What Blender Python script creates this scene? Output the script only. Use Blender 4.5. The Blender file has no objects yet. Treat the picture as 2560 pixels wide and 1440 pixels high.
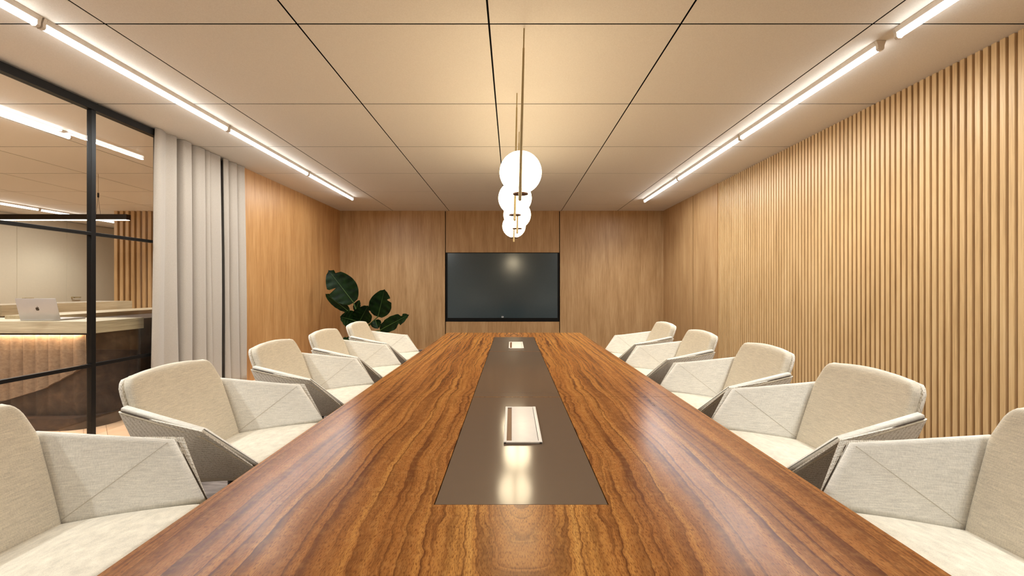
import bpy, bmesh, math, random
from mathutils import Vector, Matrix
random.seed(7)
S = bpy.context.scene
COL = S.collection
CAMZ = 1.19; F = 1103.0; CEIL = 2.69; BACK = 8.572

# ------------------------------------------------------------------ camera, world, lights, exposure
cam = bpy.data.cameras.new('camera'); camo = bpy.data.objects.new('camera', cam); COL.objects.link(camo)
cam.sensor_width = 36; cam.lens = F / 2560 * 36; cam.clip_start = 0.02
camo.location = (0, 0, CAMZ); camo.rotation_euler = (math.pi / 2, 0, 0)
S.camera = camo
w = bpy.data.worlds.new('world'); S.world = w; w.use_nodes = True
w.node_tree.nodes['Background'].inputs[0].default_value = (1, 0.85, 0.7, 1)
w.node_tree.nodes['Background'].inputs[1].default_value = 0.05
S.view_settings.view_transform = 'Standard'; S.view_settings.look = 'None'
S.view_settings.gamma = 1; S.view_settings.use_curve_mapping = False
S.view_settings.exposure = 1.3
TUBE = 4.8; GLOBE = 6.3; SPOT = 30; BATTEN = 7.5

def spot(x, y, power=SPOT, size=145, blend=1.0, z=CEIL - .19, col=(.96, 1, 1)):
    l = bpy.data.lights.new('downlight_and_fill', 'SPOT'); l.energy = power; l.spot_size = math.radians(size)
    l.spot_blend = blend; l.shadow_soft_size = .16; l.color = col
    o = bpy.data.objects.new('downlight_and_fill', l); COL.objects.link(o); o.location = (x, y, z)
for yy, kk in ((-0.6, 1), (1.6, 1), (3.8, 1.05), (5.8, 1), (7.5, .9)):
    spot(-2.1, yy, SPOT * kk); spot(1.95, yy, SPOT * kk)
spot(-9.0, 7.6, 30); spot(-9.0, 9.4, 35); spot(-5.2, 5.0, 60); spot(-5.6, 7.6, 70); spot(-7.4, 4.2, 60); spot(-4.7, 2.0, 90); spot(-6.6, 2.0, 70)  # lobby spots; the strongest is fill added to brighten the reception desk front

# ------------------------------------------------------------------ helpers
def lin(c):
    c = c / 255.0
    return c / 12.92 if c <= .04045 else ((c + .055) / 1.055) ** 2.4
def rgb(r, g, b): return (lin(r), lin(g), lin(b), 1)

class Mat:
    def __init__(s, name):
        s.m = bpy.data.materials.new(name); s.m.use_nodes = True
        s.nt = s.m.node_tree; s.n = s.nt.nodes; s.b = s.n['Principled BSDF']
    def new(s, t, **k):
        n = s.n.new(t)
        for a, v in k.items(): setattr(n, a, v)
        return n
    def link(s, a, b): s.nt.links.new(a, b)
    def coords(s, scale=(1, 1, 1), rot=(0, 0, 0), loc=(0, 0, 0)):
        tc = s.new('ShaderNodeTexCoord'); mp = s.new('ShaderNodeMapping')
        mp.inputs['Scale'].default_value = scale; mp.inputs['Rotation'].default_value = rot; mp.inputs['Location'].default_value = loc
        s.link(tc.outputs['Object'], mp.inputs[0]); return mp.outputs[0]
    def noise(s, vec, scale=1, detail=4, rough=.5, dist=0):
        n = s.new('ShaderNodeTexNoise'); n.inputs['Scale'].default_value = scale; n.inputs['Detail'].default_value = detail
        n.inputs['Roughness'].default_value = rough; n.inputs['Distortion'].default_value = dist
        s.link(vec, n.inputs['Vector']); return n.outputs['Fac']
    def ramp(s, fac, stops):
        r = s.new('ShaderNodeValToRGB'); e = r.color_ramp.elements
        while len(e) < len(stops): e.new(.5)
        for i, (p, c) in enumerate(stops): e[i].position = p; e[i].color = c
        s.link(fac, r.inputs[0]); return r.outputs[0]
    def mix(s, a, b, fac, mode='MIX'):
        m = s.new('ShaderNodeMix', data_type='RGBA', blend_type=mode)
        for v, k in ((a, 6), (b, 7)):
            if isinstance(v, tuple): m.inputs[k].default_value = v
            else: s.link(v, m.inputs[k])
        if isinstance(fac, (int, float)): m.inputs[0].default_value = fac
        else: s.link(fac, m.inputs[0])
        return m.outputs[2]
    def math(s, op, a, b=None, c=None):
        m = s.new('ShaderNodeMath', operation=op)
        for i, v in enumerate((a, b, c)):
            if v is None: continue
            if isinstance(v, (int, float)): m.inputs[i].default_value = v
            else: s.link(v, m.inputs[i])
        return m.outputs[0]
    def bump(s, h, strength=.3, dist=.002):
        b = s.new('ShaderNodeBump'); b.inputs['Strength'].default_value = strength; b.inputs['Distance'].default_value = dist
        s.link(h, b.inputs['Height']); s.link(b.outputs[0], s.b.inputs['Normal'])
    def col(s, c):
        if isinstance(c, tuple): s.b.inputs['Base Color'].default_value = c
        else: s.link(c, s.b.inputs['Base Color'])
    def set(s, rough=.5, spec=.5, metal=0, coat=0, coat_r=.1):
        s.b.inputs['Roughness'].default_value = rough; s.b.inputs['Specular IOR Level'].default_value = spec
        s.b.inputs['Metallic'].default_value = metal; s.b.inputs['Coat Weight'].default_value = coat
        s.b.inputs['Coat Roughness'].default_value = coat_r
        return s.m

def plain(name, c, rough=.5, spec=.5, metal=0, var=.06, sc=30):
    m = Mat(name); n = m.noise(m.coords(), sc, 3)
    a = tuple(x * (1 - var) for x in c[:3]) + (1,); b = tuple(min(1, x * (1 + var)) for x in c[:3]) + (1,)
    m.col(m.ramp(n, [(.3, a), (.7, b)])); return m.set(rough, spec, metal)

def emis(name, c, strength):
    m = Mat(name); m.col(c); m.b.inputs['Emission Color'].default_value = c; m.b.inputs['Emission Strength'].default_value = strength
    return m.set(.5)

def veneer(name, c1, c2, c3, axis='z', rough=.42):
    m = Mat(name)
    big = {'z': (1, 1, .12), 'x': (.12, 1, 1), 'y': (1, .12, 1)}[axis]
    fine = {'z': (1, 1, .025), 'x': (.025, 1, 1), 'y': (1, .025, 1)}[axis]
    a = m.noise(m.coords(big), 9, 4, .55); b = m.noise(m.coords(fine), 190, 3, .6); c = m.noise(m.coords(fine), 60, 3, .6)
    f = m.math('ADD', m.math('MULTIPLY', a, .35), m.math('ADD', m.math('MULTIPLY', b, .4), m.math('MULTIPLY', c, .25)))
    m.col(m.ramp(f, [(.36, c1), (.5, c2), (.64, c3)])); m.bump(b, .12, .0005)
    return m.set(rough, .4)

M = {}
M['wall_wood'] = veneer('oak_veneer', rgb(156, 118, 76), rgb(180, 142, 98), rgb(198, 162, 118))
M['left_wood'] = veneer('oak_veneer_left', rgb(160, 112, 66), rgb(186, 138, 86), rgb(204, 158, 106))
M['slat_wood'] = veneer('oak_slats', rgb(180, 144, 98), rgb(204, 168, 119), rgb(218, 185, 138))
M['slat_back'] = veneer('oak_backing', rgb(120, 80, 46), rgb(146, 102, 62), rgb(160, 118, 76))
M['grey_oak'] = veneer('grey_oak', rgb(150, 138, 114), rgb(186, 174, 148), rgb(206, 195, 168), 'x')
M['grey_oak_y'] = veneer('grey_oak_y', rgb(142, 126, 98), rgb(176, 158, 126), rgb(196, 180, 148), 'y')
M['black'] = plain('black_metal', rgb(11, 9, 8), .4, .3)
M['black_gap'] = plain('black_gap', rgb(6, 5, 5), .9, .1)
M['white_metal'] = plain('white_enamel', rgb(222, 212, 200), .35)
M['brass'] = plain('brass', rgb(176, 156, 112), .4, .5, .3, .05)
M['bronze'] = plain('bronze', rgb(92, 66, 52), .4, .5, .5, .05)
M['tube'] = emis('lamp_tube', (.97, 1, 1, 1), TUBE)
M['globe'] = emis('opal_globe', (1, .83, .55, 1), GLOBE)
M['led'] = emis('led_strip', (1, .88, .7, 1), 9)
M['glow'] = emis('warm_led', (1, .74, .5, 1), 60)

def ceiling_mat():
    m = Mat('ceiling_panel'); n = m.noise(m.coords(), 420, 3, .7); n2 = m.noise(m.coords(), 150, 3)
    f = m.math('ADD', m.math('MULTIPLY', n, .7), m.math('MULTIPLY', n2, .3))
    m.col(m.ramp(f, [(.35, rgb(224, 215, 203)), (.65, rgb(242, 235, 224))])); m.bump(n, .2, .001)
    return m.set(.7, .3)
M['ceiling'] = ceiling_mat()

def table_mat():
    m = Mat('figured_walnut')
    tc = m.new('ShaderNodeTexCoord'); sp = m.new('ShaderNodeSeparateXYZ'); m.link(tc.outputs['Object'], sp.inputs[0])
    x, y = sp.outputs[0], sp.outputs[1]
    u = m.math('ABSOLUTE', x)                                   # book matched about the middle
    def comb(a, b, c=0.0):
        k = m.new('ShaderNodeCombineXYZ')
        for i, v in enumerate((a, b, c)):
            if isinstance(v, (int, float)): k.inputs[i].default_value = v
            else: m.link(v, k.inputs[i])
        return k.outputs[0]
    amp = m.math('MAXIMUM', m.math('SUBTRACT', .24, m.math('MULTIPLY', u, .36)), .015)
    w1 = m.noise(comb(m.math('MULTIPLY', u, 1.3), m.math('MULTIPLY', y, .8)), 1.6, 2, .45)
    w2 = m.noise(comb(m.math('MULTIPLY', u, 2.5), m.math('MULTIPLY', y, 3.4)), 1.5, 2, .5)
    w3 = m.noise(comb(m.math('MULTIPLY', u, 5), m.math('MULTIPLY', y, 16)), 1.6, 2, .5)
    wob = m.math('ADD', m.math('ADD', m.math('MULTIPLY', w1, .55), m.math('MULTIPLY', w2, .22)), m.math('MULTIPLY', w3, .07))
    dy = m.math('MULTIPLY', m.math('MAXIMUM', m.math('SUBTRACT', -1.5, y), 0.0), .28)      # cathedral arches toward the near end
    ur = m.math('SQRT', m.math('ADD', m.math('MULTIPLY', u, u), m.math('MULTIPLY', dy, dy)))
    p = m.math('ADD', ur, m.math('MULTIPLY', wob, amp))
    rings = m.noise(comb(p, m.math('MULTIPLY', y, .02)), 19, 3, .55)
    ring2 = m.noise(comb(p, m.math('MULTIPLY', y, .012), 4.0), 46, 2, .6)
    tone = m.noise(comb(p, m.math('MULTIPLY', y, .05), 9.0), 5.5, 2, .5)
    base = m.ramp(m.math('ADD', m.math('MULTIPLY', tone, .62), m.math('MULTIPLY', ring2, .38)),
                  [(.32, rgb(128, 78, 38)), (.45, rgb(170, 110, 54)), (.56, rgb(200, 140, 70)), (.68, rgb(224, 172, 96))])
    sl = m.math('FRACT', m.math('MULTIPLY', m.math('ADD', m.math('MULTIPLY', rings, .16), p), 27.0))   # growth lines: slow fade, sharp edge
    dl = m.math('ADD', m.math('MULTIPLY', m.math('POWER', sl, 3.6), 1.1), m.math('MULTIPLY', m.math('POWER', m.math('SUBTRACT', 1.0, sl), 22.0), .8))
    patch = m.noise(comb(m.math('MULTIPLY', u, 3), y, 2.0), 2.2, 3, .6)
    dl = m.math('MULTIPLY', dl, m.math('MULTIPLY', patch, 1.7))
    c = m.mix(base, rgb(92, 48, 20), m.math('MINIMUM', dl, 1.0))
    fl = m.noise(comb(x, m.math('MULTIPLY', y, .16), 1.0), 620, 2, .5)
    c = m.mix(c, rgb(104, 56, 26), m.ramp(fl, [(.50, (0, 0, 0, 1)), (.64, (.75, .75, .75, 1))]))
    fig = m.noise(comb(m.math('MULTIPLY', u, 1.0), m.math('MULTIPLY', y, .9)), 45, 3, .65, )
    c = m.mix(c, rgb(226, 168, 98), m.ramp(fig, [(.48, (0, 0, 0, 1)), (.8, (.22, .22, .22, 1))]))
    st = m.noise(comb(p, m.math('MULTIPLY', y, .03), 3.0), 170, 3, .65)          # fine straight streaks
    c = m.mix(c, rgb(96, 54, 26), m.ramp(st, [(.50, (0, 0, 0, 1)), (.70, (.6, .6, .6, 1))]))
    m.col(c); m.bump(fl, .05, .0003)
    return m.set(.22, .08)
M['walnut'] = table_mat()

def linen(name, c, sc=1.0, k=1.0):
    m = Mat(name)
    a = m.noise(m.coords((1, 1, .05)), 480 * sc, 2, .6); b = m.noise(m.coords((.07, .07, 1)), 420 * sc, 2, .6); d = m.noise(m.coords(), 7, 3)
    f = m.math('ADD', m.math('ADD', m.math('MULTIPLY', a, .4), m.math('MULTIPLY', b, .45)), m.math('MULTIPLY', d, .12))
    lo = tuple(v * (1 - .22 * k) for v in c[:3]) + (1,); hi = tuple(min(1, v * (1 + .12 * k)) for v in c[:3]) + (1,)
    m.col(m.ramp(f, [(.36, lo), (.64, hi)])); m.bump(f, .35, .0012)
    m.b.inputs['Sheen Weight'].default_value = .15
    return m.set(.9, .15)
M['linen'] = linen('ivory_linen', rgb(232, 227, 215))
M['linen_warm'] = linen('sand_linen', rgb(228, 219, 200))
def weave():
    m = Mat('basket_weave')
    v = m.new('ShaderNodeTexVoronoi'); v.inputs['Scale'].default_value = 185; v.inputs['Randomness'].default_value = .3; m.link(m.coords((1, 1, 1.25)), v.inputs['Vector'])
    m.col(m.ramp(v.outputs['Distance'], [(.2, rgb(250, 245, 235)), (.5, rgb(236, 229, 215)), (.78, rgb(176, 166, 148))]))
    h = m.math('SUBTRACT', 1.0, v.outputs['Distance']); m.bump(h, .6, .002)
    return m.set(.9, .15)
M['weave'] = weave()
M['seam'] = plain('dark_seam', rgb(70, 56, 42), .8)
M['stitch'] = plain('stitch_cord', rgb(216, 204, 180), .85)
M['crease'] = plain('crease_thread', rgb(204, 197, 182), .9)
def curtain_mat():
    m = Mat('curtain_fabric'); a = m.noise(m.coords((1, 1, .7)), 600, 3, .6)
    m.col(m.ramp(a, [(.35, rgb(164, 153, 140)), (.65, rgb(190, 180, 167))])); m.bump(a, .4, .0015)
    m.b.inputs['Sheen Weight'].default_value = .2
    return m.set(.9, .15)
M['curtain'] = curtain_mat()
def glass_mat():
    m = Mat('clear_glass'); n = m.n; n.remove(m.b)
    t = m.new('ShaderNodeBsdfTransparent'); t.inputs[0].default_value = (.97, .97, .96, 1)
    g = m.new('ShaderNodeBsdfGlossy'); g.inputs['Roughness'].default_value = .0
    lw = m.new('ShaderNodeLayerWeight'); lw.inputs[0].default_value = .5
    fr = m.math('ADD', .04, m.math('MULTIPLY', .9, m.math('POWER', lw.outputs['Facing'], 5)))
    mx = m.new('ShaderNodeMixShader'); m.link(fr, mx.inputs[0]); m.link(t.outputs[0], mx.inputs[1]); m.link(g.outputs[0], mx.inputs[2])
    m.link(mx.outputs[0], n['Material Output'].inputs[0]); return m.m
M['glass'] = glass_mat()
M['white_wall'] = plain('cream_paint', rgb(202, 188, 164), .5, .3, 0, .02)
def plank_floor():
    m = Mat('pale_wood_floor')
    br = m.new('ShaderNodeTexBrick'); br.inputs['Scale'].default_value = 1; br.inputs['Brick Width'].default_value = 1.1; br.inputs['Row Height'].default_value = .14
    br.inputs['Mortar Size'].default_value = .002; br.inputs['Color1'].default_value = rgb(206, 170, 136); br.inputs['Color2'].default_value = rgb(222, 192, 160)
    br.inputs['Mortar'].default_value = rgb(150, 118, 90)
    m.link(m.coords(rot=(0, 0, .8)), br.inputs['Vector'])
    n = m.noise(m.coords((1, .1, 1), rot=(0, 0, .8)), 40, 3)
    m.col(m.mix(br.outputs[0], rgb(180, 142, 110), m.math('MULTIPLY', n, .3))); return m.set(.4, .4)
M['floor'] = plank_floor()
def carpet():
    m = Mat('grey_carpet'); a = m.noise(m.coords((.06, 1, 1)), 110, 3, .6); b = m.noise(m.coords((1, 1, 1)), 3.5, 3)
    f = m.math('ADD', m.math('MULTIPLY', a, .6), m.math('MULTIPLY', b, .4))
    m.col(m.ramp(f, [(.35, rgb(70, 62, 58)), (.5, rgb(106, 96, 90)), (.65, rgb(140, 128, 120))])); m.bump(a, .6, .004)
    return m.set(.95, .1)
M['carpet'] = carpet()
def stone():
    m = Mat('dark_stone'); n = m.noise(m.coords(), 6, 6, .65, .6)
    m.col(m.ramp(n, [(.35, rgb(40, 27, 18)), (.55, rgb(64, 46, 32)), (.75, rgb(92, 70, 50))])); return m.set(.4, .4)
M['stone'] = stone()
def clay():
    m = Mat('clay_tile'); n = m.noise(m.coords((1, 1, 1.6)), 34, 6, .7, .3)
    m.col(m.ramp(n, [(.35, rgb(112, 90, 70)), (.6, rgb(130, 108, 86)), (.75, rgb(144, 122, 100))])); m.bump(n, .3, .003); return m.set(.55, .4)
M['clay'] = clay()
M['inset'] = plain('bronze_glass_inset', rgb(106, 88, 72), .12, .2, 0, .01)
M['screen'] = plain('dark_screen', rgb(56, 70, 76), .17, .9, 0, .02)
M['bezel'] = plain('tv_bezel', rgb(8, 8, 8), .5, .2)
M['logo_white'] = plain('logo_white', rgb(200, 205, 205), .5)
M['alu'] = plain('aluminium', rgb(190, 184, 180), .35, .5, .25, .02)
M['logo_black'] = plain('logo_black', rgb(22, 14, 10), .3)
M['box_alu'] = plain('satin_aluminium', rgb(238, 230, 220), .4, .4, 0, .02)
M['dark_slot'] = plain('brush_slot', rgb(112, 68, 28), .5, .4)
def leafm():
    m = Mat('plant_leaf'); n = m.noise(m.coords(), 12, 4)
    m.col(m.ramp(n, [(.35, rgb(14, 34, 12)), (.65, rgb(30, 58, 18))])); return m.set(.42, .25)
M['leaf'] = leafm()
M['midrib'] = plain('leaf_stalk', rgb(58, 84, 30), .5)
M['pot'] = plain('pot_ceramic', rgb(70, 62, 56), .6)
M['soil'] = plain('soil', rgb(50, 36, 26), .95)

def obj(name, bm, mat, parent=None, smooth=True, angle=35):
    me = bpy.data.meshes.new(name); bmesh.ops.recalc_face_normals(bm, faces=bm.faces[:]) ; bm.to_mesh(me); bm.free()
    if smooth:
        for p in me.polygons: p.use_smooth = True
        me.set_sharp_from_angle(angle=math.radians(angle))
    me.materials.append(M[mat] if isinstance(mat, str) else mat)
    o = bpy.data.objects.new(name, me); COL.objects.link(o)
    if parent: o.parent = parent
    return o
def struct(o): o['kind'] = 'structure'; return o
def tag(o, label, cat, group=None):
    o['label'] = label; o['category'] = cat
    if group: o['group'] = group
    return o
def empty(name, loc=(0, 0, 0), rz=0):
    o = bpy.data.objects.new(name, None); COL.objects.link(o); o.location = loc; o.rotation_euler = (0, 0, rz); o.empty_display_size = .1
    return o
def box(bm, x0, x1, y0, y1, z0, z1, bev=0, seg=2):
    r = bmesh.ops.create_cube(bm, size=1); vs = r['verts']
    for v in vs: v.co = Vector(((x0 + x1) / 2 + v.co.x * (x1 - x0), (y0 + y1) / 2 + v.co.y * (y1 - y0), (z0 + z1) / 2 + v.co.z * (z1 - z0)))
    if bev:
        es = {e for v in vs for e in v.link_edges}
        bmesh.ops.bevel(bm, geom=list(es), offset=bev, segments=seg, affect='EDGES', profile=.5)
def bx(*a, **k):
    bm = bmesh.new(); box(bm, *a, **k); return bm
def cyl(bm, p0, p1, r0, r1=None, n=20, caps=True):
    p0, p1 = Vector(p0), Vector(p1); r1 = r0 if r1 is None else r1; d = p1 - p0
    q = d.to_track_quat('Z', 'Y').to_matrix().to_4x4(); q.translation = (p0 + p1) / 2
    bmesh.ops.create_cone(bm, cap_ends=caps, segments=n, radius1=r0, radius2=r1, depth=d.length, matrix=q)
def tube_path(bm, pts, r, n=8):
    pts = [Vector(p) for p in pts]; rings = []
    for i, p in enumerate(pts):
        t = (pts[min(i + 1, len(pts) - 1)] - pts[max(i - 1, 0)]).normalized()
        a = t.cross(Vector((0, 0, 1)))
        if a.length < .05: a = t.cross(Vector((1, 0, 0)))
        a.normalize(); b = t.cross(a)
        rr = r[i] if isinstance(r, (list, tuple)) else r
        rings.append([bm.verts.new(p + (a * math.cos(k * 2 * math.pi / n) + b * math.sin(k * 2 * math.pi / n)) * rr) for k in range(n)])
    for a, b in zip(rings, rings[1:]):
        for k in range(n): bm.faces.new((a[k], a[(k + 1) % n], b[(k + 1) % n], b[k]))
    bm.faces.new(rings[0]); bm.faces.new(rings[-1][::-1])

# ------------------------------------------------------------------ the setting
XR, XL = 2.94, -3.34
struct(obj('floor', bx(-10.3, 3.3, -2.6, 12.3, -.1, 0), 'floor', smooth=False))
# suspended ceiling: square panels with open joints under a dark void
bm = bmesh.new(); P = 1.0905; g = .0055
xs = [-.131 + P * k for k in range(-10, 5)]; ys = [2.507 + 1.089 * k for k in range(-5, 10)]
for x0 in xs[:-1]:
    for y0 in ys[:-1]:
        a, b = max(x0 + g, -10.2), min(x0 + P - g, 3.2); c, d = max(y0 + g, -2.5), min(y0 + 1.089 - g, 12.2)
        if b - a > .02 and d - c > .02: box(bm, a, b, c, d, CEIL, CEIL + .002)
struct(obj('ceiling', bm, 'ceiling', smooth=False))
struct(obj('trim_ceiling_void', bx(-10.3, 3.3, -2.6, 12.3, CEIL + .03, CEIL + .08), 'black_gap', smooth=False))

# back wall: three veneer bays parted by black joints, a niche for the screen
bm = bmesh.new()
gx0, gx1, gw = -1.294, .925, .008
zt, zb = CAMZ + .69, CAMZ - .655
box(bm, XL - .05, gx0 - gw, BACK, BACK + .06, 0, CEIL); box(bm, gx1 + gw, XR + .05, BACK, BACK + .06, 0, CEIL)
box(bm, gx0 + gw, gx1 - gw, BACK, BACK + .06, zt, CEIL); box(bm, gx0 + gw, gx1 - gw, BACK, BACK + .06, 0, zb)
struct(obj('wall_back', bm, 'wall_wood', smooth=False))
struct(obj('trim_back_joint', bx(XL - .1, XR + .1, BACK + .07, BACK + .12, 0, CEIL), 'black_gap', smooth=False))
# right wall: smooth veneer with one joint, then vertical battens
bm = bmesh.new(); jy = 7.17
box(bm, XR, XR + .06, 6.315, jy - .011, 0, CEIL); box(bm, XR, XR + .06, jy + .011, BACK, 0, CEIL)
struct(obj('wall_right', bm, 'wall_wood', smooth=False))
struct(obj('trim_right_joint', bx(XR + .045, XR + .1, jy - .02, jy + .02, 0, CEIL), 'black_gap', smooth=False))
bm = bmesh.new(); y = 6.312
while y > -2.5:
    box(bm, XR + .012, XR + .034, y - .031, y, 0, CEIL, .0015, 1); y -= .0479
struct(obj('wall_right_battens', bm, 'slat_wood', smooth=False))
struct(obj('wall_right_backing', bx(XR + .034, XR + .1, -2.5, 6.3149, 0, CEIL), 'slat_back', smooth=False))
struct(obj('wall_left', bx(XL - .14, XL, 5.36, BACK, 0, CEIL), 'left_wood', smooth=False))
struct(obj('wall_front', bx(-10.3, 3.3, -2.6, -2.5, 0, CEIL), 'white_wall', smooth=False))
# lobby beyond the glass
struct(obj('wall_lobby_side', bx(-10.15, -10, -2.5, 12.2, 0, CEIL), 'white_wall', smooth=False))
struct(obj('wall_lobby_end', bx(-10.15, -7.7, 12.1, 12.2, 0, CEIL), 'white_wall', smooth=False))
bm = bmesh.new(); x = -7.73
while x < XL - .2:
    box(bm, x, x + .060, BACK, BACK + .05, 0, CEIL); x += .109
struct(obj('wall_lobby_battens', bm, 'slat_wood', smooth=False))
struct(obj('wall_lobby_back', bx(-7.73, XL - .14, BACK + .05, BACK + .12, 0, CEIL), 'slat_back', smooth=False))
for i, (ya, yb) in enumerate(((7.4, 8.888), (8.892, 9.888), (9.892, 11.6))):
    d = struct(obj('door_%d' % (i + 1), bx(-10, -9.975, ya, yb, .02, CEIL - .02, bev=.004), 'white_wall', smooth=False))
    hy = (8.98, 9.98)[i - 1] if i else 8.7
    bm = bmesh.new(); box(bm, -9.93, -9.91, hy, hy + .17, CAMZ - .225, CAMZ - .2, .004); box(bm, -9.975, -9.91, hy, hy + .02, CAMZ - .225, CAMZ - .2)
    if i: obj('door_handle', bm, 'brass', d)
    else: bm.free()

# ------------------------------------------------------------------ glazed partition
XG = -3.38
wg = struct(empty('window_1', (XG, 1.0, 0)))
def gobj(name, *a, mat='black', bev=.002):
    o = obj(name, bx(*a, bev=bev), mat, None, smooth=False)
    for v in o.data.vertices: v.co -= Vector((XG, 1.0, 0))
    o.parent = wg; return o
for yy in (-2.0, -.2, 1.66, 3.526, 4.18):
    gobj('mullion', XG - .02, XG + .02, yy, yy + .038, 0, CEIL - .012)
struct(obj('trim_post', bx(XG - .045, XG - .012, 4.98, 5.14, 0, CEIL - .004), 'black', smooth=False))
gobj('head_rail', XG - .03, XG + .03, -2.5, 4.2, CEIL - .072, CEIL - .012)
gobj('transom', XG - .014, XG + .0198, -2.5, 4.18, CAMZ + .422, CAMZ + .448)
gobj('transom', XG - .014, XG + .0198, -2.5, 4.18, CAMZ - .634, CAMZ - .606)
for a, b in ((-1.96, -.2), (-.16, 1.66), (1.70, 3.526), (3.564, 4.18)):
    gobj('glass_pane', XG - .003, XG + .003, a, b, 0, CEIL - .072, mat='glass', bev=0)
struct(obj('wall_left_return', bx(XL - .14, XL - .125, 4.30, 5.36, 0, CEIL), 'left_wood', smooth=False))

# ------------------------------------------------------------------ curtain
def curtain(part, label):
    key = [(4.125, -3.338), (4.135, -3.320), (4.17, -3.312), (4.235, -3.335), (4.27, -3.352), (4.31, -3.335), (4.355, -3.322), (4.375, -3.335), (4.385, -3.430), (4.42, -3.445),
           (4.445, -3.430), (4.455, -3.33), (4.50, -3.315), (4.56, -3.318), (4.575, -3.34), (4.578, -3.435), (4.60, -3.445), (4.622, -3.420), (4.64, -3.335), (4.70, -3.318),
           (4.755, -3.315), (4.77, -3.34), (4.772, -3.420), (4.79, -3.420), (4.80, -3.335), (4.835, -3.318), (4.855, -3.33), (4.862, -3.35), (4.87, -3.33), (4.93, -3.32), (5.01, -3.315), (5.03, -3.34),
           (5.035, -3.445), (5.065, -3.455), (5.085, -3.435), (5.09, -3.335), (5.12, -3.318), (5.16, -3.32), (5.175, -3.345), (5.18, -3.425), (5.205, -3.430), (5.22, -3.345), (5.27, -3.322), (5.32, -3.32),
           (5.335, -3.35), (5.34, -3.415), (5.355, -3.410), (5.365, -3.335), (5.41, -3.318), (5.455, -3.312), (5.48, -3.328)]
    key = [k for k in key if (k[0] < 5.033 if part == 0 else k[0] > 5.088)]
    bm = bmesh.new(); rows = []; NZ = 26
    pts = []
    for i in range(len(key) - 1):
        a, b = Vector(key[i]), Vector(key[i + 1])
        a0 = Vector(key[max(i - 1, 0)]); b1 = Vector(key[min(i + 2, len(key) - 1)])
        for k in range(3):
            t = k / 3
            pts.append(.5 * ((2 * a) + (-a0 + b) * t + (2 * a0 - 5 * a + 4 * b - b1) * t * t + (-a0 + 3 * a - 3 * b + b1) * t ** 3))
    pts.append(Vector(key[-1]))
    n = len(pts)
    for j in range(NZ + 1):
        t = j / NZ; z = CEIL - .003 - t * (CEIL - .02)
        row = []
        for i, p in enumerate(pts):
            s = i / (n - 1)
            yy = 4.78 + (p.x - 4.78) * (1 + .035 * t) + .012 * t * math.sin(s * 21 + 3 * t) - .055 * t ** .6 * max(0, (4.3 - p.x) / .2)
            xx = -3.36 + (p.y + 3.36) * (1 + .35 * t) + .006 * t * math.sin(s * 13 + 5 * t) + .01 * t
            row.append((xx, yy, z))
        rows.append(row)
    vs = [[bm.verts.new(c) for c in r] for r in rows]
    for j in range(NZ):
        for i in range(n - 1): bm.faces.new((vs[j][i], vs[j][i + 1], vs[j + 1][i + 1], vs[j + 1][i]))
    o = obj('curtain', bm, 'curtain', angle=80)
    s = o.modifiers.new('thick', 'SOLIDIFY'); s.thickness = .003; s.offset = 1
    tag(o, label, 'curtain', 'curtains at the end of the glass partition')
curtain(0, 'wide cream fabric curtain hanging next to the glass partition, left of the dark gap')
curtain(1, 'narrow cream fabric curtain hanging beside the plain wood wall, right of the dark gap')

# ------------------------------------------------------------------ carpet
tag(obj('carpet', bx(-2.95, 2.9, -2.4, 8.45, 0, .008), 'carpet', smooth=False), 'dark grey streaked carpet under the conference table and chairs', 'carpet')

# ------------------------------------------------------------------ conference table
TX, TZ = .019, CAMZ - .445
def table():
    t = tag(empty('conference_table', (TX, 2.45, 0)), 'long glossy figured walnut conference table with dark central inset', 'table')
    hw, y0, y1 = .661, .51, 4.39
    L = lambda a: a - 2.45
    ih, i0, i1 = .180, .906, 4.0     # inset
    seams = [y0, 1.805, 3.10, y1]
    for k in range(3):
        bm = bmesh.new(); a, b = seams[k] + (.001 if k else 0), seams[k + 1] - (.001 if k < 2 else 0)
        z0, z1 = TZ - .035, TZ
        ia, ib = max(a, i0), min(b, i1)
        box(bm, -hw, -ih, L(a), L(b), z0, z1); box(bm, ih, hw, L(a), L(b), z0, z1)
        if a < i0: box(bm, -ih, ih, L(a), L(i0), z0, z1)
        if b > i1: box(bm, -ih, ih, L(i1), L(b), z0, z1)
        if k < 2: box(bm, -ih, ih, L(b) - .002, L(b), z0, z1 - .0002)
        o = obj('tabletop', bm, 'walnut', t, smooth=False)
        sd = [.51, 1.805, 3.10, 4.39]
    for a, b in ((i0 + .002, 1.8015), (1.8065, 3.0965), (3.1015, i1 - .002)):
        obj('inset_panel', bx(-ih + .002, ih - .002, L(a), L(b), TZ - .03, TZ - .0005, bev=.0006), 'inset', t, smooth=False)
    for s in (-1, 1):
        obj('apron', bx(s * .55 - .01, s * .55 + .01, -1.75, 1.75, TZ - .11, TZ - .035), 'walnut', t, smooth=False)
    for yy in (-1.5, 0, 1.5):
        bm = bmesh.new(); box(bm, -.34, .34, yy - .06, yy + .06, .03, TZ - .035, .01); box(bm, -.42, .42, yy - .15, yy + .15, .008, .03, .005)
        obj('pedestal', bm, 'black', t, smooth=False)
    # cable boxes set into the middle
    return t
table()
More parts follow.
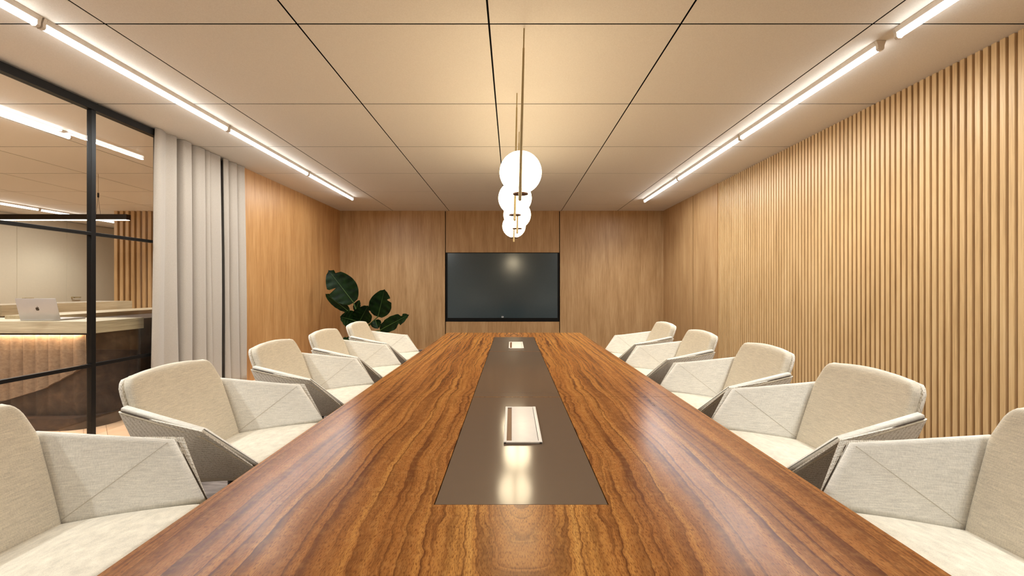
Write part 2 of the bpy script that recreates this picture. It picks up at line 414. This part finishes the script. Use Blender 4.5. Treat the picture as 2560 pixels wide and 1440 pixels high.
for i, (a, b, lab) in enumerate(((1.26, 1.636, 'satin metal flip-lid power box in the table inset, the larger and nearer one'),
                                 (3.23, 3.61, 'small-looking satin metal power box in the table inset near its far end'))):
    c = empty('power_box', (.0315, (a + b) / 2, TZ)); tag(c, lab, 'power socket', 'power boxes in the table')
    h = (b - a) / 2; q = .0555
    bm = bmesh.new()
    box(bm, -q, -q + .0085, -h, h, 0, .006, .0015); box(bm, q - .010, q, -h, h, 0, .006, .0015)
    box(bm, -q, q, -h, -h + .012, 0, .0055, .0015); box(bm, -q, q, h - .008, h, 0, .0055, .0015)
    obj('frame', bm, 'box_alu', c)
    obj('cable_slot', bx(-q + .0085, -q + .023, -h + .012, h - .008, 0, .0015), 'dark_slot', c)
    obj('lid', bx(-q + .023, q - .0115, -h + .0125, h - .0085, 0, .0052, bev=.001), 'box_alu', c)

# ------------------------------------------------------------------ chairs
def pillow(bm, fn, nu, nv, front, back, ru, rv, W, H, ends=(1, 1, 1, 1)):
    """closed cushion over a patch fn(u,v)->point; rounded border."""
    def nrm(u, v):
        e = 1e-3
        du = fn(min(u + e, 1), v) - fn(max(u - e, 0), v); dv = fn(u, min(v + e, 1)) - fn(u, max(v - e, 0))
        return du.cross(dv).normalized()
    def prof(u, v):
        d = 1.0
        for dist, r, on in ((u * W, ru, ends[0]), ((1 - u) * W, ru, ends[1]), (v * H, rv, ends[2]), ((1 - v) * H, rv, ends[3])):
            if on:
                k = min(dist / r, 1); d = min(d, math.sqrt(max(0, 1 - (1 - k) ** 2)))
        return d
    us = [.5 - .5 * math.cos(math.pi * i / nu) for i in range(nu + 1)]; vs_ = [.5 - .5 * math.cos(math.pi * i / nv) for i in range(nv + 1)]
    fr, bk = [], []
    for v in vs_:
        a, b = [], []
        for u in us:
            p = fn(u, v); n = nrm(u, v); k = prof(u, v)
            puff = .25 * math.sin(math.pi * u) * math.sin(math.pi * v)
            va = bm.verts.new(p + n * front * k * (1 + puff))
            edge = u in (us[0], us[-1]) or v in (vs_[0], vs_[-1])
            a.append(va); b.append(va if edge and k == 0 else bm.verts.new(p - n * back * k))
        fr.append(a); bk.append(b)
    for j in range(nv):
        for i in range(nu):
            for g_, flip in ((fr, 0), (bk, 1)):
                q = [g_[j][i], g_[j][i + 1], g_[j + 1][i + 1], g_[j + 1][i]]
                if len(set(q)) < 3: continue
                try: bm.faces.new(q[::-1] if flip else q)
                except ValueError: pass
    for j in range(nv):
        for i_ in (0, nu):
            q = [fr[j][i_], fr[j + 1][i_], bk[j + 1][i_], bk[j][i_]]
            q = list(dict.fromkeys(q))
            if len(q) > 2:
                try: bm.faces.new(q)
                except ValueError: pass
    for i in range(nu):
        for j_ in (0, nv):
            q = list(dict.fromkeys([fr[j_][i], fr[j_][i + 1], bk[j_][i + 1], bk[j_][i]]))
            if len(q) > 2:
                try: bm.faces.new(q)
                except ValueError: pass

def poly(bm, vs, faces):
    v = [bm.verts.new(c) for c in vs]
    for f in faces: bm.faces.new([v[i] for i in f])
    return v
def tripatch(bm, A, B, C, n=16, h=.0025, r=.007):
    A, B, C = Vector(A), Vector(B), Vector(C); nn = (B - A).cross(C - A).normalized(); area = (B - A).cross(C - A).length
    ha, hb, hc = area / (C - B).length, area / (C - A).length, area / (B - A).length
    g_ = {}
    for i in range(n + 1):
        for j in range(n + 1 - i):
            k = n - i - j; a, b, c = i / n, j / n, k / n
            d = min(a * ha, b * hb, c * hc); q = min(d / r, 1)
            g_[i, j] = bm.verts.new(A * a + B * b + C * c + nn * (h * math.sqrt(max(0, 1 - (1 - q) ** 2)) - .0015))
    for i in range(n):
        for j in range(n - i):
            bm.faces.new((g_[i, j], g_[i + 1, j], g_[i, j + 1]))
            if j < n - i - 1: bm.faces.new((g_[i + 1, j], g_[i + 1, j + 1], g_[i, j + 1]))

def make_chair():
    root = empty('conference_chair')
    T = (-.268, .208, .882); J = (-.222, .222, .797); C = (.10, .304, .745); Q = (.236, .236, .602); P = (-.117, .182, .560)
    # backrest cushion
    def bfn(u, v):
        hgt = v
        w_ = .182 + (.222 - .182) * min(1, hgt / .72) - (.016 * (hgt - .72) / .28 if hgt > .72 else 0)
        r = .042; H = .345
        if v * H > H - r:
            k = (v * H - (H - r)) / r; w_ -= (r * .75) * (1 - math.sqrt(max(0, 1 - k * k)))
        y_ = -w_ + 2 * w_ * u
        s = (2 * u - 1)
        x_ = -.110 + (-.262 + .110) * (v ** 1.05) + .018 * s * s - .004
        z_ = .548 + (.882 - .548) * v + .012 * (1 - s * s) * v
        return Vector((x_, y_, z_))
    bm = bmesh.new(); pillow(bm, bfn, 28, 24, .012, .030, .026, .026, .44, .345)
    obj('backrest', bm, 'linen_warm', root, angle=60)
    # arms: folded padded panels
    for s in (-1, 1):
        f = lambda p, dx=0, dy=0, dz=0: (p[0] + dx, s * (p[1] + dy), p[2] + dz)
        bm = bmesh.new()
        vs = [f(J, -.006), f(C), f(Q), f(P), f(J, -.012, .026, -.005), f(C, -.002, .029, -.006), f(Q, .010, .014, -.010), f(P, -.01, .004, -.015)]
        poly(bm, vs, [(0, 3, 1), (1, 3, 2), (4, 5, 7), (5, 6, 7), (0, 1, 5, 4), (1, 2, 6, 5), (2, 3, 7, 6), (3, 0, 4, 7)])
        bmesh.ops.recalc_face_normals(bm, faces=bm.faces[:]); bm.edges.ensure_lookup_table()
        pick = [e for e in bm.edges if any((e.verts[0].co - Vector(vs[a])).length < 1e-5 and (e.verts[1].co - Vector(vs[b])).length < 1e-5 or
                (e.verts[1].co - Vector(vs[a])).length < 1e-5 and (e.verts[0].co - Vector(vs[b])).length < 1e-5 for a, b in ((0, 1), (1, 2), (4, 5), (5, 6), (2, 6), (2, 3), (0, 4)))]
        bmesh.ops.bevel(bm, geom=pick, offset=.0125, segments=5, affect='EDGES', profile=.5)
        inJ, inC, inQ, inP = (Vector(vs[i]) for i in range(4))
        def shr(p, c, k): return p + (c - p).normalized() * k
        cc = (inJ + inC + inP) / 3
        a = (shr(inJ, cc, .003), shr(inC, cc, .004), inP)
        c2 = (inC + inQ + inP) / 3; b = (shr(inC, c2, .004), shr(inQ, c2, .004), inP)
        me_n = obj('armrest', bm, 'linen', root, angle=40)
        bm = bmesh.new(); tube_path(bm, [inP, inP.lerp(inC, .965)], .0015, 6); obj('crease_seam', bm, 'crease', root)
        # dark seam and stitched cord along the outer rim
        bm = bmesh.new(); rim = [f(J, -.018, .026, -.014), f(C, -.002, .0275, -.016), f(Q, .011, .0165, -.020)]
        rim[0] = tuple(Vector(rim[0]).lerp(Vector(rim[1]), .06)); tube_path(bm, rim, .0022, 6); obj('seam', bm, 'seam', root)
        bm = bmesh.new(); rim = [f(J, -.020, .025, -.020), f(C, -.002, .0265, -.023), f(Q, .012, .0155, -.027)]
        rim[0] = tuple(Vector(rim[0]).lerp(Vector(rim[1]), .07)); tube_path(bm, rim, .003, 8); obj('stitched_cord', bm, 'stitch', root)
    # seat cushion
    def sfn(u, v):
        xa, xb = P[0] - .03, .262
        t = u; w_ = .178 + (.236 - .178) * t
        if u > .9: w_ -= .02 * ((u - .9) / .1) ** 2
        x_ = xa + (xb - xa) * t
        z_ = .545 + (.602 - .560) * max(0, t) + .006 * math.sin(math.pi * min(1, t)) 
        return Vector((x_, -w_ + 2 * w_ * v, z_))
    bm = bmesh.new(); pillow(bm, sfn, 18, 18, .014, .05, .03, .012, .44, .45)
    obj('seat', bm, 'linen_warm', root, angle=60)
    # outer woven shell
    bm = bmesh.new()
    To = (-.292, .212, .86); Jo = (-.243, .246, .776); Co = (.10, .332, .722); Qo = (.250, .254, .575); Br = (-.165, .207, .535); Bf = (.14, .224, .545); Ur = (-.11, .11, .502); Uf = (.10, .11, .502); Fr = (.262, .18, .545)
    m_ = lambda p: (p[0], -p[1], p[2])
    vs = [Jo, Co, Qo, Br, Bf, m_(Jo), m_(Co), m_(Qo), m_(Br), m_(Bf), Ur, Uf, m_(Ur), m_(Uf)]
    poly(bm, vs, [(0, 1, 3), (1, 4, 3), (1, 2, 4), (5, 8, 6), (6, 8, 9), (6, 9, 7), (0, 3, 8, 5), (2, 7, 9, 4), (3, 4, 11, 10), (8, 12, 13, 9), (3, 10, 12, 8), (4, 9, 13, 11), (10, 11, 13, 12)])
    bmesh.ops.recalc_face_normals(bm, faces=bm.faces[:])
    inner = [e for e in bm.edges if len(e.link_faces) == 2]
    bmesh.ops.bevel(bm, geom=inner, offset=.012, segments=3, affect='EDGES', profile=.5)
    geo = bmesh.ops.solidify(bm, geom=bm.faces[:], thickness=.004)
    def kfn(u, v):
        H = .36; r = .044; w_ = .188 + (.223 - .188) * min(1, v / .72) - (.012 * (v - .72) / .28 if v > .72 else 0)
        if v * H > H - r:
            k = (v * H - (H - r)) / r; w_ -= (r * .75) * (1 - math.sqrt(max(0, 1 - k * k)))
        s = 2 * u - 1; y_ = -w_ + 2 * w_ * u
        return Vector((-.150 + (-.292 + .150) * v + .018 * s * s, y_, .53 + (.874 - .53) * v + .012 * (1 - s * s) * v))
    pillow(bm, kfn, 22, 16, .008, .010, .014, .014, .46, .36)
    obj('shell', bm, 'weave', root, angle=30)
    bm = bmesh.new(); cyl(bm, (0, 0, .05), (0, 0, .505), .026); cyl(bm, (0, 0, .46), (0, 0, .502), .026, .06); cyl(bm, (0, 0, .04), (0, 0, .10), .05, .03)
    obj('column', bm, 'black', root)
    for k in range(4):
        a = math.pi / 4 + k * math.pi / 2; c, s = math.cos(a), math.sin(a)
        bm = bmesh.new(); poly(bm, [(c * .02 - s * .025, s * .02 + c * .025, .075), (c * .02 + s * .025, s * .02 - c * .025, .075), (c * .30 + s * .014, s * .30 - c * .014, .03), (c * .30 - s * .014, s * .30 + c * .014, .03),
                                  (c * .02 - s * .025, s * .02 + c * .025, .045), (c * .02 + s * .025, s * .02 - c * .025, .045), (c * .30 + s * .014, s * .30 - c * .014, .0085), (c * .30 - s * .014, s * .30 + c * .014, .0085)],
                             [(0, 1, 2, 3), (4, 7, 6, 5), (0, 4, 5, 1), (2, 6, 7, 3), (1, 5, 6, 2), (0, 3, 7, 4)])
        obj('leg', bm, 'black', root, smooth=False)
    return root
def copy_tree(o, parent=None):
    c = o.copy(); COL.objects.link(c)
    if parent: c.parent = parent; c.matrix_parent_inverse = o.matrix_parent_inverse
    for ch in list(o.children):
        copy_tree(ch, c)
    return c
proto = make_chair(); first = True
Ls = [(-1.098, .988), (-1.078, 1.720), (-1.09, 2.487), (-1.095, 3.172), (-1.11, 3.887)]
Rs = [(1.073, .958), (1.075, 1.640), (1.08, 2.314), (1.074, 3.092), (1.084, 3.852)]
Ll = ['ivory tub chair nearest the camera on the glass partition side, cut by the frame',
      'ivory tub chair before the black mullion and curtain, second nearest in the left row',
      'middle ivory tub chair of the left row, before the wood wall beside the curtain',
      'ivory tub chair in the left row, next to the one by the plant',
      'farthest ivory tub chair of the left row, right in front of the potted plant']
Rl = ['ivory tub chair nearest the camera on the batten wall side, cut by the frame',
      'ivory tub chair second nearest in the right row, its whole back against the battens',
      'middle ivory tub chair of the right row, its back before the batten wall',
      'ivory tub chair in the right row, standing where battens meet smooth panels',
      'farthest ivory tub chair of the right row, before the smooth wood corner panels']
for pos, labs, rz, g_ in ((Ls, Ll, 0, 'tub chairs along the left side of the table'), (Rs, Rl, math.pi, 'tub chairs along the right side of the table')):
    for (x, y), lab in zip(pos, labs):
        o = proto if first else copy_tree(proto); first = False
        o.location = (x, y, 0); o.rotation_euler = (0, 0, rz); tag(o, lab, 'chair', g_)

# ------------------------------------------------------------------ television
def tv():
    x0, x1, z0, z1 = -1.282, .915, CAMZ - .650, CAMZ + .686
    cx, cz = (x0 + x1) / 2, z0
    t = tag(empty('television', (cx, BACK, z0)), 'large black flat television set into the wood wall beyond the table', 'television')
    W, H = (x1 - x0) / 2, z1 - z0
    obj('casing', bx(-W, W, .0, .05, 0, H, bev=.004), 'bezel', t, smooth=False)
    obj('screen', bx(-W + .032, W - .032, -.004, .0, .068, H - .01, bev=.001), 'screen', t, smooth=False)
    obj('sensor_bar', bx(-.12, .12, -.006, 0, .045, .07, bev=.002), 'bezel', t, smooth=False)
    o = obj('logo', bx(-.021, .021, -.009, -.006, .074, .104, bev=.006), 'logo_white', t, smooth=False)
    bm = bmesh.new()
    for a, b, c, d in ((-.014, -.011, .081, .096), (-.014, .001, .093, .096), (-.007, -.004, .081, .091), (-.001, .002, .081, .096), (.007, .010, .081, .096)):
        box(bm, a, b, -.0096, -.0088, c, d)
    obj('lettering', bm, 'logo_black', o, smooth=False)
tv()

# ------------------------------------------------------------------ linear batten lights
def batten(x, ya, yb, lab, grp):
    L = yb - ya
    t = tag(empty('batten_light', (x, (ya + yb) / 2, CEIL)), lab, 'ceiling light', grp)
    h = L / 2
    def prism(y0, y1, prof):
        bm = bmesh.new(); n = len(prof)
        v = [bm.verts.new((p[0], y, p[1])) for y in (y0, y1) for p in prof]
        for i in range(n): bm.faces.new((v[i], v[(i + 1) % n], v[n + (i + 1) % n], v[n + i]))
        bm.faces.new(v[:n][::-1]); bm.faces.new(v[n:]); return bm
    obj('housing', prism(-h + .017, h - .017, [(-.031, 0), (-.031, -.006), (-.020, -.026), (.020, -.026), (.031, -.006), (.031, 0)]), 'white_metal', t, smooth=False)
    bm = bmesh.new(); lamp = bpy.data.lights.new('tube_light', 'AREA'); lamp.shape = 'RECTANGLE'; lamp.size = .03; lamp.size_y = L - .04; lamp.energy = BATTEN; lamp.color = (.97, 1, 1)
    lo = bpy.data.objects.new('tube_light', lamp); COL.objects.link(lo); lo.location = (x, (ya + yb) / 2, CEIL - .0625)
    cyl(bm, (0, -h + .018, -.041), (0, h - .018, -.041), .0165, n=16, caps=True); obj('tube', bm, 'tube', t)
    for s in (-1, 1):
        obj('end_cap', prism(s * (h - .018), s * h, [(-.030, -.001), (-.020, -.03), (-.019, -.05), (-.010, -.060), (.010, -.060), (.019, -.05), (.020, -.03), (.030, -.001)]), 'white_metal', t, smooth=False)
GL = 'batten lights along the left of the ceiling'; GR = 'batten lights along the right of the ceiling'; GO = 'batten lights in the lobby beyond the glass'
batten(-2.625, -.77, .83, 'white tube light over the camera on the left of the ceiling, out of frame', GL)
batten(-2.625, .85, 2.44, 'white tube light cut by the upper left corner of the picture', GL)
batten(-2.625, 2.45, 4.06, 'longest-looking white tube light on the left, above the glass partition', GL)
batten(-2.625, 4.07, 5.66, 'white tube light on the left of the ceiling, above the curtain', GL)
batten(-2.625, 5.67, 7.27, 'farthest white tube light on the left of the ceiling, above the plain wood wall', GL)
batten(2.235, 5.93, 7.44, 'farthest white tube light on the right of the ceiling, next to the wood corner', GR)
batten(2.235, 4.31, 5.92, 'white tube light on the right of the ceiling, second from the far end', GR)
batten(2.235, 2.67, 4.30, 'longest-looking white tube light on the right, ending at the gap with an exposed cap', GR)
batten(2.235, .96, 2.56, 'white tube light cut by the upper right corner of the picture', GR)
batten(2.235, -.65, .95, 'white tube light over the camera on the right of the ceiling, out of frame', GR)
batten(-4.29, 2.68, 4.286, 'white tube light seen through the glass, nearest one in the lobby', GO)
batten(-4.29, 1.07, 2.67, 'white tube light in the lobby just past the left frame edge', GO)
batten(-8.84, 8.25, 9.85, 'white tube light in the lobby running behind the black pendant toward the battens', GO)
batten(-8.84, 6.64, 8.24, 'white tube light in the lobby above the left end of the black pendant', GO)

# ------------------------------------------------------------------ globe pendants
gp = [(.0526, 2.70, .1285, .046, .070, 2.55, 'largest-looking glowing globe pendant, nearest over the table'),
      (.0236, 3.47, .1305, .020, .0385, 3.40, 'glowing globe pendant second from the camera, just behind the largest'),
      (.050, 4.26, .1315, .0486, .069, 4.24, 'glowing globe pendant third from the camera, set slightly right of the last'),
      (.023, 5.03, .132, .020, .039, 5.04, 'smallest-looking glowing globe pendant, farthest and lowest in the cluster')]
for gx, gy, r, rx, tx, ty, lab in gp:
    cz = CAMZ + .707
    t = tag(empty('globe_pendant', (gx, gy, CEIL)), lab, 'pendant lamp', 'globe pendants over the table')
    bm = bmesh.new(); bmesh.ops.create_uvsphere(bm, u_segments=48, v_segments=32, radius=r, matrix=Matrix.Translation((0, 0, cz - CEIL))); obj('globe', bm, 'globe', t)
    top = Vector((tx - gx, ty - gy, 0)); bot = Vector((rx - gx, -r - .010, cz - .192 - CEIL))
    k = .115; mid = top + (bot - top) * k
    bm = bmesh.new(); cyl(bm, top, mid, .0042, n=12); cyl(bm, mid, bot, .0058, .0098, n=16)
    bmesh.ops.create_uvsphere(bm, u_segments=12, v_segments=8, radius=.0098, matrix=Matrix.Translation(bot)); obj('rod', bm, 'brass', t)
    bm = bmesh.new(); cyl(bm, (0, 0, cz - r - .006 - CEIL), (0, 0, cz - r + .001 - CEIL), .047, n=40)
    box(bm, -.006, .006, -r - .01, 0, cz - r - .006 - CEIL, cz - r - CEIL); obj('disc_holder', bm, 'bronze', t)

# ------------------------------------------------------------------ potted plant
def leaf(root, base, tip, width, face, curl=.15, cuts=()):
    base, tip, face = Vector(base), Vector(tip), Vector(face).normalized()
    ax = tip - base; L = ax.length; ax.normalize(); side = ax.cross(face).normalized(); up = side.cross(ax).normalized()
    NV, NU = 22, 10; bm = bmesh.new(); rows = []
    for j in range(NV + 1):
        v = j / NV; w_ = width * .5 * (math.sin(math.pi * min(1, v * .93 + .05)) ** .62) * (1 - .25 * v)
        if j == NV: w_ = .004
        row = []
        for i in range(-NU, NU + 1):
            u = i / NU; ww = w_
            for cv, cs, cw in cuts:
                if cs * u > .25 and abs(v - cv) < cw: ww = w_ * (1 - .75 * (1 - abs(v - cv) / cw) * (abs(u)))
            p = base + ax * (L * v + .05 * L * abs(u) * (.3 - v)) + side * ww * u + up * (-curl * L * v * v + .22 * abs(ww) * (abs(u) ** 1.5) + .008 * math.sin(v * 34 + u * 2) * abs(u))
            row.append(bm.verts.new(p))
        rows.append(row)
    for j in range(NV):
        for i in range(2 * NU): bm.faces.new((rows[j][i], rows[j][i + 1], rows[j + 1][i + 1], rows[j + 1][i]))
    geo = bmesh.ops.solidify(bm, geom=bm.faces[:], thickness=.003)
    lf = obj('leaf', bm, 'leaf', root, angle=60)
    bm = bmesh.new(); tube_path(bm, [base + ax * (L * v) + up * (-curl * L * v * v + .004) for v in [k / 10 for k in range(10)]], [.008 * (1 - .8 * k / 9) for k in range(10)], 6)
    obj('midrib', bm, 'midrib', lf)
def plant():
    Y0 = 7.45
    def W(px, py, y=Y0): return Vector(((px - 1280) / F * y, y, CAMZ + (720 - py) / F * y))
    o = W(905, 900); org = Vector((o.x, Y0, 0))
    t = tag(empty('potted_plant', org), 'dark green broad-leaved potted plant in the back left corner', 'plant')
    D = [((884, 757, 7.45), (820, 674, 7.35), .52, (.25, -1, .25), .05, ((.55, -1, .05), (.88, 1, .05))),
         ((873, 780, 7.45), (812, 733, 7.75), .20, (-.8, -.2, .9), .02, ()),
         ((945, 792, 7.35), (962, 722, 7.25), .42, (.1, -1, .1), -.02, ((.7, 1, .05),)),
         ((950, 826, 7.30), (1022, 786, 7.15), .27, (.1, -1, .35), .03, ((.8, -1, .07), (.62, 1, .05))),
         ((888, 802, 7.40), (850, 792, 7.15), .33, (.3, -1, .2), .02, ()),
         ((898, 806, 7.40), (920, 764, 7.20), .36, (.3, -1, .1), .02, ((.8, 1, .06),)),
         ((938, 800, 7.45), (945, 822, 7.40), .20, (0, -1, .3), .0, ()),
         ((888, 778, 7.55), (899, 750, 7.50), .14, (0, -1, .0), .0, ()),
         ((893, 850, 7.3), (846, 846, 7.0), .18, (0, -.5, 1), .1, ())]
    for b, tp, wd, fc, cu, cuts in D:
        B, Tt = W(*b) - org, W(*tp) - org
        leaf(t, B, Tt, wd, fc, cu, cuts)
        bm = bmesh.new(); root_ = Vector((B.x * .12, B.y * .12, .42)); m1 = Vector((B.x * .45, B.y * .5, B.z * .6 + .15))
        tube_path(bm, [root_, root_.lerp(m1, .5) + Vector((0, 0, .03)), m1, m1.lerp(B, .6), B], [.013, .012, .010, .009, .008], 8); obj('stalk', bm, 'midrib', t)
    bm = bmesh.new()
    prof = [(.0, .0), (.15, .0), (.17, .02), (.21, .40), (.215, .43), (.195, .43), (.185, .40)]
    n = 36; rings = [[bm.verts.new((r * math.cos(2 * math.pi * k / n), r * math.sin(2 * math.pi * k / n), z + .008)) for k in range(n)] for r, z in prof[1:]]
    for a, b in zip(rings, rings[1:]):
        for k in range(n): bm.faces.new((a[k], a[(k + 1) % n], b[(k + 1) % n], b[k]))
    bm.faces.new(rings[0][::-1]); obj('pot', bm, 'pot', t)
    bm = bmesh.new(); cyl(bm, (0, 0, .37), (0, 0, .41), .186, n=32); obj('soil', bm, 'soil', t)
plant()

# ------------------------------------------------------------------ reception desk
def desk():
    X1, Y0 = -3.492, 3.70
    org = Vector((-5.0, 4.2, 0)); t = tag(empty('reception_desk', org), 'reception desk with pale oak top and dark curved fluted base behind the glass', 'reception desk')
    def put(name, bm, mat, smooth=False, parent=t, **k):
        for v in bm.verts: v.co -= org
        return obj(name, bm, mat, parent, smooth, **k)
    zt, zb = CAMZ - .280, CAMZ - .380
    put('end_facing', bx(X1 - .004, X1, Y0 + .001, 4.184, zb + .0005, zt - .0005), 'grey_oak_y')
    put('worktop', bx(-7.6, X1 - .004, Y0, 4.185, zb, zt, bev=.002), 'grey_oak')
    # side return: raised shelf set back
    put('side_shelf', bx(-4.6, -4.15, 4.0, 5.6, CAMZ - .342, CAMZ - .248, bev=.002), 'grey_oak_y')
    def rounded(x0, x1, y0, y1, r, z0, z1, flute=0, pitch=.107, off=0):
        pts = []
        n = 14
        xx = x0
        segs = []
        L = (x1 - r) - x0; k = int(L / .0089)
        for i in range(k + 1): segs.append(((x0 + L * i / k, y0), (0, -1)))
        for i in range(1, n): a = -math.pi / 2 + i / n * math.pi / 2; segs.append(((x1 - r + r * math.cos(a), y0 + r + r * math.sin(a)), (math.cos(a), math.sin(a))))
        L2 = y1 - (y0 + r); k2 = int(L2 / .0089)
        for i in range(k2 + 1): segs.append(((x1, y0 + r + L2 * i / k2), (1, 0)))
        s = 0; prev = None; out = []
        for (p, nn) in segs:
            if prev: s += math.dist(p, prev)
            prev = p
            d = 0
            if flute:
                f_ = ((s + off) % pitch) / pitch; d = flute * (4 * f_ * (1 - f_)) 
            out.append((p[0] + nn[0] * d, p[1] + nn[1] * d))
        out += [(x1, y1 + .001), (x0, y1 + .001)]
        bm = bmesh.new(); a = [bm.verts.new((x, y, z0)) for x, y in out]; b = [bm.verts.new((x, y, z1)) for x, y in out]
        m = len(out)
        for i in range(m): bm.faces.new((a[i], a[(i + 1) % m], b[(i + 1) % m], b[i]))
        bm.faces.new(a[::-1]); bm.faces.new(b); return bm
    put('base', rounded(-7.5, X1 - .035, Y0 + .075, 4.16, .22, .10, zb - .001, .006), 'stone', True, angle=30)
    put('side_cheek', rounded(-4.6, X1 - .036, 4.19, 5.6, .01, 0, CAMZ - .290), 'stone', True)
    put('plinth', rounded(-7.5, X1 - .02, Y0 - .03, 4.15, .26, 0, .10), 'stone', True, angle=30)
    # glowing fluted clay panel with a swept lower edge
    bm = bmesh.new(); prev = None; n = 300; x0, x1 = -7.4, -3.62
    top = zb - .008
    def low(x):   # swept edge, metres
        px = 1280 + x / 3.73 * F
        kn = [(-900, 1050), (6, 1003), (102, 974), (163, 942), (192, 925), (217, 904), (240, 888), (271, 868)]
        for (a, b), (c, d) in zip(kn, kn[1:]):
            if px <= c: tt = (px - a) / (c - a); return CAMZ - ((b + (d - b) * tt) - 720) / F * 3.73
        return CAMZ - (868 - 720) / F * 3.73
    cols = []
    for i in range(n + 1):
        x = x0 + (x1 - x0) * i / n; f_ = ((x + 20) % .107) / .107; d = .030 * math.sqrt(4 * f_ * (1 - f_)); lo = low(x)
        cols.append([bm.verts.new((x, Y0 + .064 - d, top)), bm.verts.new((x, Y0 + .064 - d, lo)), bm.verts.new((x, Y0 + .077, lo)), bm.verts.new((x, Y0 + .077, top))])
    for a, b in zip(cols, cols[1:]):
        for k in range(4): bm.faces.new((a[k], b[k], b[(k + 1) % 4], a[(k + 1) % 4]))
    bm.faces.new(cols[0]); bm.faces.new(cols[-1][::-1])
    put('fluted_panel', bm, 'clay', True, angle=40)
    put('light_strip', bx(-7.4, -3.64, Y0 + .016, Y0 + .028, zb - .006, zb - .001), 'glow')
    put('lip', bx(-7.5, -3.56, Y0 + .006, Y0 + .012, zb - .014, zb), 'black')
desk()
o = empty('back_counter', (-6.75, 6.0, 0)); tag(o, 'low oak-topped counter in the lobby behind the reception desk', 'counter')
def bc(name, a, mat, y=6.0):
    bm = bx(*a, bev=.002)
    for v in bm.verts: v.co -= Vector((-6.75, 6.0, 0))
    obj(name, bm, mat, o, smooth=False)
bc('countertop', (-7.1, -6.5, 5.62, 7.55, CAMZ - .364, CAMZ - .219), 'grey_oak_y')
bc('cabinet', (-7.05, -6.55, 5.65, 7.5, 0, CAMZ - .364), 'stone')

# laptop, lid back to the room
def laptop():
    t = tag(empty('laptop', (-4.065, 3.80, CAMZ - .280), .03), 'open silver laptop with an apple logo on the reception desk', 'laptop')
    bm = bx(-.168, .168, .0, .235, .001, .014, bev=.003); obj('keyboard_base', bm, 'alu', t)
    lid = bmesh.new(); box(lid, -.168, .168, -.003, .003, 0, .190, .0025)
    # rounded lid corners
    ang = math.radians(13)
    R = Matrix.Translation((0, .004, .006)) @ Matrix.Rotation(ang, 4, 'X')
    bmesh.ops.transform(lid, matrix=R, verts=lid.verts[:]); l = obj('lid', lid, 'alu', t)
    sc = bx(-.160, .160, .003, .0038, .008, .184); bmesh.ops.transform(sc, matrix=R, verts=sc.verts[:]); obj('display', sc, 'bezel', l)
    # emblem
    body = [(0, .36), (.10, .42), (.22, .42), (.34, .34), (.27, .22), (.27, .08), (.38, -.04), (.32, -.20), (.22, -.34), (.12, -.38), (0, -.33), (-.12, -.38), (-.22, -.34), (-.34, -.16), (-.38, .05), (-.34, .26), (-.22, .39), (-.10, .41)]
    leafp = [(.0, .48), (.03, .60), (.14, .70), (.13, .57), (.06, .50)]
    bm = bmesh.new()
    for pl in (body, leafp):
        k = .038; f_ = [bm.verts.new((x * k, -.0042, .097 + z * k)) for x, z in pl]; b_ = [bm.verts.new((x * k, -.003, .097 + z * k)) for x, z in pl]
        bm.faces.new(f_); n = len(pl)
        for i in range(n): bm.faces.new((f_[i], f_[(i + 1) % n], b_[(i + 1) % n], b_[i]))
    bmesh.ops.triangulate(bm, faces=[f for f in bm.faces if len(f.verts) > 4])
    bmesh.ops.transform(bm, matrix=R, verts=bm.verts[:]); obj('logo', bm, 'logo_black', l, smooth=False)
laptop()

# black linear pendant in the lobby
t = tag(empty('linear_pendant', (-5.04, 5.80, CEIL)), 'long black bar pendant light hanging in the lobby', 'pendant lamp')
zb_, zt_ = CAMZ + .894 - CEIL, CAMZ + .966 - CEIL
obj('bar', bx(-4.4, 0, -.035, .035, zb_, zt_, bev=.003), 'black', t, smooth=False)
obj('diffuser', bx(-4.39, -.01, -.028, .028, zb_ - .004, zb_), 'led', t, smooth=False)
for cx in (-.40, -4.0):
    bm = bmesh.new(); cyl(bm, (cx, 0, 0), (cx, 0, -.26), .002, n=6); obj('cable', bm, 'brass', t)
    bm = bmesh.new(); cyl(bm, (cx, 0, -.25), (cx, 0, -.31), .010, n=12); obj('cable_gripper', bm, 'black', t)
    bm = bmesh.new()
    for s in (-1, 1): cyl(bm, (cx, 0, -.30), (cx + s * .03, 0, zt_), .0016, n=6)
    obj('hanger_wire', bm, 'black', t)
